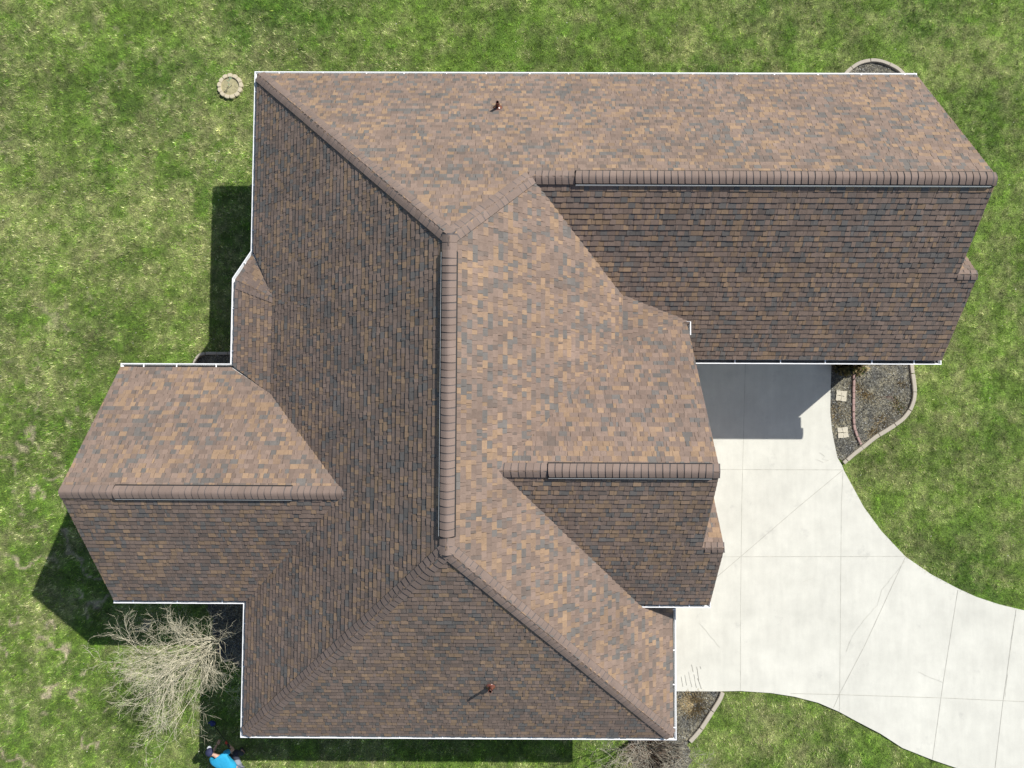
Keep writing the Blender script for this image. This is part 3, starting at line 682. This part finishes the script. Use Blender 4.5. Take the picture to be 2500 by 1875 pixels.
def grass(n):
    x=RNG.uniform(-19.5,19.5,n); y=RNG.uniform(-13.5,16.5,n)
    k=np.ones(n,bool)
    for P in EXCL+WALLS: k&=~inpoly(x,y,P)
    k&=np.hypot(x-RING[0],y-RING[1])>.40
    s,b,l,r=fields(x,y); k&=RNG.random(n)>b*.75
    k&=RNG.random(n)<np.clip(.30+2.2*(vnoise(x,y,.10,200)-.30),.10,1)
    x,y=x[k],y[k]; s,b,l,r=s[k],b[k],l[k],r[k]; n=len(x)
    a=2*np.pi*(vnoise(x,y,.17,401)*1.6+RNG.normal(0,.16,n)); L=RNG.uniform(.045,.10,n)*(.75+.6*vnoise(x,y,.22,210))*(1+.25*l); w=RNG.uniform(.006,.0105,n)
    lean=np.clip(RNG.normal(.62,.2,n),.1,1.0); dx,dy=np.cos(a),np.sin(a)
    hz=L*np.sqrt(1-np.minimum(lean,.97)**2)+.01
    V=np.zeros((n,3,3)); V[:,0]=np.stack([x-dy*w/2,y+dx*w/2,np.full(n,-.012)],-1); V[:,1]=np.stack([x+dy*w/2,y-dx*w/2,np.full(n,-.012)],-1)
    V[:,2]=np.stack([x+dx*L*lean,y+dy*L*lean,hz],-1)
    G=np.array([.255,.425,.065]); DG=np.array([.165,.34,.045]); S=np.array([.86,.84,.46]); Yg=np.array([.41,.52,.10])
    c=G+(DG-G)*(l*.9)[:,None]; u=RNG.random(n); c=np.where((u<.18)[:,None],Yg,c)
    isS=RNG.random(n)<np.clip((s*.75+b*.3)*(.05+2.0*vnoise(x,y,.085,230)),0,.97); c=np.where(isS[:,None],S*RNG.uniform(.55,1.1,n)[:,None],c)
    c=c*RNG.uniform(.6,1.35,n)[:,None]*(1-.10*r)[:,None]*(np.exp(1.7*(vnoise(x,y,.048,321)-.5)+.6*(vnoise(x,y,.14,601)-.5)+.45*(fbm(x,y,.42,611,2)-.5)+.30*(fbm(x,y,1.4,621,2)-.5))*.92)[:,None]
    return V,c
V,C=grass(1600000)
M_grass=mat('grass_blade',tint=True,rough=.75,spec=.25)
translucent(M_grass,.4)
tri_mesh('grass',V,C,M_grass)
# pale flecks (seed heads, clippings)
n=420; x=RNG.uniform(-17,17,n); y=RNG.uniform(-11,15,n); k=np.ones(n,bool)
for P in EXCL+WALLS: k&=~inpoly(x,y,P)
x,y=x[k],y[k]; n=len(x); a=RNG.uniform(0,6.28,n); L=RNG.uniform(.008,.02,n); w=RNG.uniform(.006,.012,n)
V=np.stack([np.stack([x+np.cos(a)*L*s1-np.sin(a)*w*s2,y+np.sin(a)*L*s1+np.cos(a)*w*s2,np.full(n,.07)+.01*s1],-1) for s1,s2 in ((-1,-1),(1,-1),(1,1),(-1,1))],1)
tri_mesh('lawn_clippings',V,np.tile([[.62,.60,.52]],(n,1))*RNG.uniform(.6,1.15,n)[:,None],M_straw)

# ---------------------------------------------------------------- stone ring with sapling
def ring_stone(k,n=13):
    cx,cy=RING; a0=2*math.pi*k/n+.12; da=math.pi/n*.965; ri,ro=.285,.37; jr=random.uniform(-.006,.006)
    pts=[]
    for t in (-1,-.33,.33,1): pts.append((cx+(ri+jr)*math.cos(a0+da*t),cy+(ri+jr)*math.sin(a0+da*t)))
    for i in range(9):
        t=1-2*i/8; bulge=.035*math.sqrt(max(0,1-t*t)); pts.append((cx+(ro+bulge+jr)*math.cos(a0+da*t*.97),cy+(ro+bulge+jr)*math.sin(a0+da*t*.97)))
    h=.075+random.uniform(-.006,.008); mb=MB(); mb.prism(pts,-.05,h-.01)
    c=(cx+.33*math.cos(a0),cy+.33*math.sin(a0))
    top=[(c[0]+(p[0]-c[0])*.86,c[1]+(p[1]-c[1])*.86) for p in pts]; mb.prism(top,h-.012,h)
    o=mb.build('ring_stone',M_ring,origin=(c[0],c[1],0)); tag(o,'scalloped tan stone set in the small ring on the lawn at the northwest','stone','scalloped stones of the small ring')
for k in range(13): ring_stone(k)
mb=MB(); mb.prism([(RING[0]+.29*math.cos(t*math.pi/12),RING[1]+.29*math.sin(t*math.pi/12)) for t in range(24)],-.05,.03)
o=mb.build('planting_soil',M_soil); o['kind']='structure'
def sapling(px,py,h,lean,label,mt,nb=4,r0=.009,leaf=None,tx=0):
    x,y=at(px,py); root=empty('sapling',(x,y,0),label,'sapling'); mb=MB()
    top=Vector((lean[0],lean[1],h)); pts=[Vector((x,y,0))+top*t+Vector((math.sin(t*5)*.01,math.cos(t*4)*.01,0)) for t in (0,.25,.5,.75,1)]
    mb.tube(pts,[r0,r0*.9,r0*.8,r0*.6,r0*.4],6)
    tb=mb
    for i in range(nb):
        t=random.uniform(.4,.95); p=Vector((x,y,0))+top*t; a=random.uniform(0,6.28); L=random.uniform(.10,.26)*(h/.6)
        d=Vector((math.cos(a),math.sin(a),random.uniform(.3,1))); q=p+d.normalized()*L
        tb.tube([p,p.lerp(q,.5)+Vector((0,0,.01)),q],[r0*.4,r0*.35,r0*.2],4)
        if leaf:
            for _ in range(3):
                c=q+Vector((random.uniform(-.03,.03),random.uniform(-.03,.03),0)); b=random.uniform(0,6.28)
                u=Vector((math.cos(b),math.sin(b),.2))*.03; w=Vector((-u.y,u.x,0))*.4; tb.poly([c-u,c+w,c+u,c-w],1)
    tb.build('stem',[mt,leaf or mt],root)
M_leafp=mat('pale_leaf',(.22,.30,.18),.8)
sapling(567,210,.40,(-.02,.0),'thin bare sapling with pale green twigs inside the ring of scalloped stones',M_bark,5,.010,M_leafp)
M_reds=mat('red_stem',(.16,.09,.075),.8)
sapling(2142,971,.95,(.04,.02),'thin dark bare sapling standing in the mulch bed east of the driveway',M_reds,14,.008)

# ---------------------------------------------------------------- stepping stones
def stepping(px,py,rz,label):
    x,y=at(px,py); root=empty('stepping_stone',(x,y,0),label,'stepping stone','cracked stepping stones in the driveway bed'); s=.168
    ca,sa=math.cos(rz),math.sin(rz)
    cut=[(.01,.0),(-.02,.17),(.17,-.02),(-.01,-.17),(-.17,.01)]
    quads=[[(-s,s),(cut[1][0],s*.93),(cut[0][0],cut[0][1]),(-s*.95,cut[4][1])],[(cut[1][0],s*.93),(s,s*.97),(s*.93,cut[2][1]),cut[0]],[cut[0],(s*.93,cut[2][1]),(s,-s),(cut[3][0],-s*.95)],[(-s*.95,cut[4][1]),cut[0],(cut[3][0],-s*.95),(-s,-s*.97)]]
    for q in quads:
        c=(sum(p[0] for p in q)/4,sum(p[1] for p in q)/4); P=[]
        n=len(q)
        for i in range(n):
            a=q[i]; b=q[(i+1)%n]
            for t in (0,.33,.66):
                p=(a[0]+(b[0]-a[0])*t,a[1]+(b[1]-a[1])*t); j=.009
                p=(c[0]+(p[0]-c[0])*.955+random.uniform(-j,j),c[1]+(p[1]-c[1])*.955+random.uniform(-j,j)); P.append((x+p[0]*ca-p[1]*sa,y+p[0]*sa+p[1]*ca))
        mb=MB(); mb.prism(P,0,.045+random.uniform(-.003,.003)); mb.build('stone_piece',M_step,root)
stepping(2053,966.5,-.12,'cream square stepping stone nearer the north wing gutter in the driveway bed')
stepping(2057,1056,.12,'cream square stepping stone nearer the pointed south tip of the driveway bed')

# ---------------------------------------------------------------- dry grass clumps
def clump(px,py,r,h,n,label,cols,squash=1,rz=0,name='grass_clump',cat='dry grass',flat=.7):
    x,y=at(px,py); V=[];C=[]
    for i in range(n):
        a=random.uniform(0,6.28); rr=r*min(abs(random.gauss(0,.62)),1.15); bx=rr*math.cos(a); by=rr*math.sin(a)*squash
        b=a+random.gauss(0,.7); L=random.uniform(.3,1)*r*flat+.02; ex=bx+L*math.cos(b); ey=by+L*math.sin(b)*squash; hz=h*random.uniform(.3,1)
        w=random.uniform(.002,.0045); ox,oy=-math.sin(b)*w,math.cos(b)*w
        rot=lambda u,v:(u*math.cos(rz)-v*math.sin(rz),u*math.sin(rz)+v*math.cos(rz))
        P=[(*rot(bx-ox,by-oy),0.01),(*rot(bx+ox,by+oy),.01),(*rot((bx+ex)/2+ox,(by+ey)/2+oy),hz),(*rot(ex,ey),hz*random.uniform(.3,.9))]
        V.append(P); c=random.choice(cols); j=random.uniform(.7,1.25); C.append([v*j for v in c])
    o=tri_mesh(name,np.array(V),np.array(C),M_straw,None); o.location=(x,y,0); tag(o,label,cat); return o
ST=[(.55,.44,.25),(.68,.56,.33),(.40,.32,.19),(.50,.43,.27)]; GN=ST+[(.26,.30,.10),(.22,.28,.10)]
clump(2103,956,.34,.04,420,'flattened golden tuft beside the line of pinkish bricks in the driveway bed',ST,.5,-.75)
clump(2120,966,.16,.06,130,'small golden tuft at the foot of the thin dark bare sapling',ST,.6,0)
clump(2194,990,.20,.05,260,'green and straw tuft near the eastern curve of the driveway bed',GN,1.1,0)
clump(2155,1028,.26,.04,300,'pale straw tuft near the southern edging of the driveway bed',ST,.9,.3)
clump(2132,1055,.20,.06,170,'thin low straw tuft right against the southern edging of the driveway bed',ST,.6,.5)
clump(2044,1011,.30,.03,360,'worn tan patch of dead grass between the two stepping stones',ST,1.2,0)
clump(2203,938,.17,.05,110,'faint small dead tuft in the upper east part of the driveway bed',ST,.7,0)
clump(2058,893,.24,.28,380,'olive brown ornamental grass half under the gutter by the driveway',[(.24,.21,.09),(.30,.26,.13),(.14,.15,.06)],.9,0,'ornamental_grass','ornamental grass')
clump(2092,893,.22,.32,260,'pale ornamental grass under the gutter above the line of pinkish bricks',GN,1,0,'ornamental_grass','ornamental grass')
clump(1695,1720,.36,.05,900,'round tan mound of cut dead grass in the southeast corner bed',ST,1.0,0)

# ---------------------------------------------------------------- bare trees
def tree(px,py,H,spread,seed,label,mb_m,mt_m,nl=9,lvl=4,tr=.055,name='bare_tree',bias=(0,0),first=.16,dens=1.0,tw=.0048,upk=.16,wig=.27):
    R=random.Random(seed); x,y=at(px,py); root=empty(name,(x,y,0),label,'tree'); tb=MB(); cb=MB()
    b3=Vector((bias[0],bias[1],0))
    def grow(p,d,L,r,level,up):
        n=5 if level<2 else 4; pts=[p.copy()]; rs=[r]; q=p.copy(); dd=d.copy()
        for i in range(n):
            dd=(dd+Vector((R.gauss(0,wig),R.gauss(0,wig),R.gauss(0,wig*.75)+up))*.75).normalized(); q=q+dd*L/n; pts.append(q.copy()); rs.append(r*(1-.62*(i+1)/n))
        (tb if level<=1 else cb).tube(pts,rs,6 if level<=1 else (4 if level==2 else 3),cap=False)
        if level>=lvl: return
        k=int((R.randint(6,8) if level==1 else R.randint(4,6))*dens)
        for c in range(k):
            t=.22+.78*(c+R.random())/k; i=min(int(t*n),n-1); fr=t*n-i; o=pts[i].lerp(pts[i+1],min(fr,1)); ld=(pts[i+1]-pts[i]).normalized()
            ax=Vector((R.gauss(0,1),R.gauss(0,1),R.gauss(0,1))); ax=(ax-ax.dot(ld)*ld).normalized(); an=R.uniform(.42,.9)
            nd=(ld*math.cos(an)+ax*math.sin(an)).normalized()
            grow(o,nd,L*R.uniform(.42,.62)*(1.12-.45*t),max(rs[i]*.5,tw*(.85 if level>=2 else 1.2)),level+1,up*.8)
    base=Vector((x,y,0)); th=H*first; top=base+Vector((R.gauss(0,.03),R.gauss(0,.03),th))
    tb.tube([base-Vector((0,0,.05)),base+Vector((0,0,.12)),top],[tr*1.35,tr,tr*.9],9)
    for i in range(nl):
        a=2*math.pi*(i+R.uniform(-.3,.3))/nl; inc=R.uniform(.2,1.0)
        d=Vector((math.cos(a)*spread*inc,math.sin(a)*spread*inc,H*.72))+b3; L=d.length*R.uniform(.85,1.1); d.normalize()
        grow(top-Vector((0,0,R.uniform(0,th*.5))),d,L,tr*R.uniform(.28,.46),1,upk*.4)
    tb.build('trunk',mb_m,root,True); cb.build('crown',mt_m,root,True)
tree(551,1553,4.0,1.10,8,'pale bare tree with spreading twigs beside the southwest gutter',M_bark,M_twig,nl=13,dens=1.15,bias=(-.08,-.14),tw=.0036,tr=.046)
tree(1552,1796,3.9,1.35,9,'grey twiggy leafless tree at the bottom edge under the southeast gutter',M_bark2,M_twig2,nl=9,dens=1.0,tr=.036,bias=(.1,-.15),tw=.0038)
# low dead stems under the second tree
clump(1592,1838,.62,.12,1100,'tangle of dead grey stems in the mulch below the south gutter',[(.40,.36,.29),(.50,.45,.36),(.28,.24,.20),(.34,.25,.19)],.7,0,'dead_perennial','dead plant')

# ---------------------------------------------------------------- person with long-handled tool
M_skin=mat('skin',(.52,.32,.23),.6); M_shirt=mat('blue_shirt',(.018,.33,.56),.8,noise=[(10,.08,3)],bump=(14,.5,.02)); M_pants=mat('navy_trousers',(.03,.035,.055),.85)
M_grey=mat('grey_cloth',(.25,.27,.32),.85); M_cap=mat('navy_cap',(.02,.025,.07),.8); M_capw=mat('cap_white',(.6,.62,.66),.8); M_glove=mat('red_glove',(.55,.05,.03),.7)
M_shoe=mat('dark_shoe',(.03,.03,.03),.7); M_tblue=mat('dark_blue_plastic',(.01,.02,.12),.35); M_tpole=mat('dark_metal',(.05,.05,.05),.4,.6); M_hair=mat('brown_hair',(.06,.04,.03),.8)
def skin(name,V,E,Rr,m,parent,sub=2,root=0):
    me=D.meshes.new(name+'_cage'); me.from_pydata([tuple(v) for v in V],E,[]); o=D.objects.new(name,me); COL.objects.link(o)
    md=o.modifiers.new('skin','SKIN'); 
    for i,r in enumerate(Rr):
        sv=me.skin_vertices[0].data[i]; sv.radius=(r,r) if not isinstance(r,tuple) else r; sv.use_root=(i==root)
    s=o.modifiers.new('sub','SUBSURF'); s.levels=sub; s.render_levels=sub
    dg=bpy.context.evaluated_depsgraph_get(); ev=o.evaluated_get(dg); nm=D.meshes.new_from_object(ev); nm.name=name
    D.objects.remove(o); o=link_mesh(name,nm,m,parent,True); return o
fx,fy=at(587,1842)
person=empty('person',(fx,fy,0),'person in bright blue shirt and navy cap stooping forward, red glove on a long-handled tool','person')
F=Vector((fx,fy,0)); fw=Vector((-.60,.80,0)).normalized(); rt=Vector((fw.y,-fw.x,0))
def L_(r,f,z): return F+rt*r+fw*f+Vector((0,0,z))
hipc=L_(0,-.14,.70); che=L_(0,.30,.97); nek=L_(-.01,.55,1.06); hd=L_(-.03,.71,1.13)
sR=L_(.21,.44,1.02); sL=L_(-.21,.44,1.02)
eR=L_(.37,.34,.80); wR_=L_(.26,.54,.70); eL=L_(-.24,.62,.78); wL=L_(.02,.74,.74)
V=[hipc,L_(0,.07,.85),che,nek,hd, sR,eR,wR_, sL,eL,wL, L_(.12,-.12,.64),L_(.17,.24,.47),L_(.14,-.02,.09),L_(.15,.14,.04), L_(-.12,-.12,.64),L_(-.17,.30,.47),L_(-.13,.10,.09),L_(-.14,.26,.04)]
Ed=[(0,1),(1,2),(2,3),(3,4),(2,5),(5,6),(6,7),(2,8),(8,9),(9,10),(0,11),(11,12),(12,13),(13,14),(0,15),(15,16),(16,17),(17,18)]
Rr=[.13,.125,.135,.055,.075,.06,.044,.028,.06,.044,.028,.095,.06,.045,.035,.095,.06,.045,.035]
body=skin('body',V,Ed,Rr,M_skin,person)
def fingers(w,dirv,side,parent):
    dirv=dirv.normalized(); up=Vector((0,0,1)); lat=dirv.cross(up).normalized()*side
    Vs=[w,w+dirv*.05]; Es=[(0,1)]; Rs=[(.030,.022),(.038,.018)]
    for k,(o,l) in enumerate(((-.030,.070),(-.010,.080),(.010,.075),(.028,.058))):
        b=w+dirv*.085+lat*o; n=len(Vs); Vs+= [b,b+dirv*l*.5-up*.014,b+dirv*l*.55-up*.045,b+dirv*l*.2-up*.055]; Es+=[(1,n),(n,n+1),(n+1,n+2),(n+2,n+3)]; Rs+=[.011,.010,.009,.008]
    n=len(Vs); b=w+dirv*.03-lat*.04; Vs+=[b,b+dirv*.035-up*.03-lat*.004,b+dirv*.05-up*.05+lat*.02]; Es+=[(0,n),(n,n+1),(n+1,n+2)]; Rs+=[.014,.011,.009]
    return Vs,Es,Rs
Vs,Es,Rs=fingers(wR_,wR_-eR,1,person); skin('glove',Vs,Es,Rs,M_glove,person,2)
Vs,Es,Rs=fingers(wL,wL-eL,-1,person); skin('hand',Vs,Es,Rs,M_skin,person,2)
# clothing
skin('shirt',[L_(0,-.16,.73),L_(0,.07,.86),che,L_(0,.46,1.04),sR,sR.lerp(eR,.6),sL,sL.lerp(eL,.6)],[(0,1),(1,2),(2,3),(2,4),(4,5),(2,6),(6,7)],[(.205,.16),(.205,.16),(.20,.155),.09,.092,.08,.092,.08],M_shirt,person)
skin('shorts',[L_(0,-.19,.69),L_(.12,-.13,.64),L_(.15,.08,.56),L_(-.12,-.13,.64),L_(-.15,.11,.56)],[(0,1),(1,2),(0,3),(3,4)],[(.185,.15),.125,.105,.125,.105],M_grey,person)
skin('trousers',[L_(0,-.16,.69),L_(.12,-.12,.64),L_(.17,.24,.47),L_(.14,-.02,.12),L_(-.12,-.12,.64),L_(-.17,.30,.47),L_(-.13,.10,.12)],[(0,1),(1,2),(2,3),(0,4),(4,5),(5,6)],[(.17,.14),.11,.08,.065,.11,.08,.065],[M_pants],person)
for s,(a,b) in ((1,(L_(.14,-.05,.05),L_(.15,.16,.04))),(-1,(L_(-.13,.07,.05),L_(-.14,.28,.04)))):
    skin('shoe',[a,a.lerp(b,.5),b],[(0,1),(1,2)],[.055,.052,.042],M_shoe,person,2)
# head details
hz_=(hd-nek).normalized()
mb=MB(); Q=Vector((-.12,.22,.97)).normalized(); tq=(fw*.55+Vector((0,0,.83))).normalized(); Mq=tq.to_track_quat('Z','Y').to_matrix()
hc=hd+tq*.0
skin('head',[hd-tq*.06,hd+tq*.03,hd+tq*.07],[(0,1),(1,2)],[.08,.098,.085],M_skin,body)
mb.lathe(hc+tq*.035,[(.113,0),(.116,.03),(.105,.07),(.075,.10),(.03,.118),(.002,.121)],20,0,Mq); mb.build('cap',M_cap,person,True)
fr=(fw*.83-Vector((0,0,.55))).normalized()
bb=MB(); 
arc=[(-1,.10),(-.6,.155),(0,.18),(.6,.155),(1,.10)]
P1=[hc+tq*.045+rt*a*.10+fr*.06 for a,_ in arc]; P2=[hc+tq*.035+rt*a*.085+fr*(b+.01) for a,b in arc]
for i in range(4):
    bb.poly([P1[i],P1[i+1],P2[i+1],P2[i]]); bb.poly([p-tq*.008 for p in (P2[i],P2[i+1],P1[i+1],P1[i])])
    bb.poly([P2[i],P2[i+1],P2[i+1]-tq*.008,P2[i]-tq*.008])
bb.build('cap_brim',M_capw,person)
nb=MB(); c=hc+fr*.10-tq*.01; nb.tube([c,c+fr*.022-tq*.02,c-tq*.035],[.010,.014,.009],6); nb.build('nose',M_skin,body,True)
for s in (-1,1):
    e=MB(); c=hc+rt*s*.097; e.tube([c+tq*.02,c,c-tq*.03],[.012,.018,.01],6); e.build('ear',M_skin,body,True)
    e=MB(); c=hc+fr*.092+rt*s*.032+tq*.012; e.lathe(c,[(.0,-.01),(.011,0),(.0,.01)],8,0); e.build('eye',M_dark,body,True)
mo=MB(); c=hc+fr*.092-tq*.055; mo.tube([c-rt*.022,c,c+rt*.022],[.004,.006,.004],5); mo.build('mouth',mat('lips',(.4,.16,.13),.6),body,True)
# the tool it holds
hx,hy=at(520,1766,.05)
hand=wR_+(wR_-eR).normalized()*.10-Vector((0,0,.03)); handL=wL
tool=empty('long_handled_tool',(hx,hy,0),'long thin dark pole with a small blue head resting on the shaded grass','tool')
mb=MB(); g0=hand+(hand-Vector((hx,hy,.06))).normalized()*.22; mb.tube([Vector((hx,hy,.06)),hand,g0],[.010,.011,.012],8); mb.build('pole',M_tpole,tool,True)
mb=MB(); gd=(hand-g0).normalized(); mb.tube([g0,g0+gd*.16],[.032,.028],10); mb.build('grip',M_shoe,tool,True)
mb=MB(); mb.lathe((hx,hy,0),[(.0,.03),(.075,.03),(.085,.05),(.08,.09),(.045,.13),(.0,.14)],16); mb.box((hx-.07,hy+.05,.09),(.12,.045,.03),.6); mb.build('tool_head',M_tblue,tool,False)
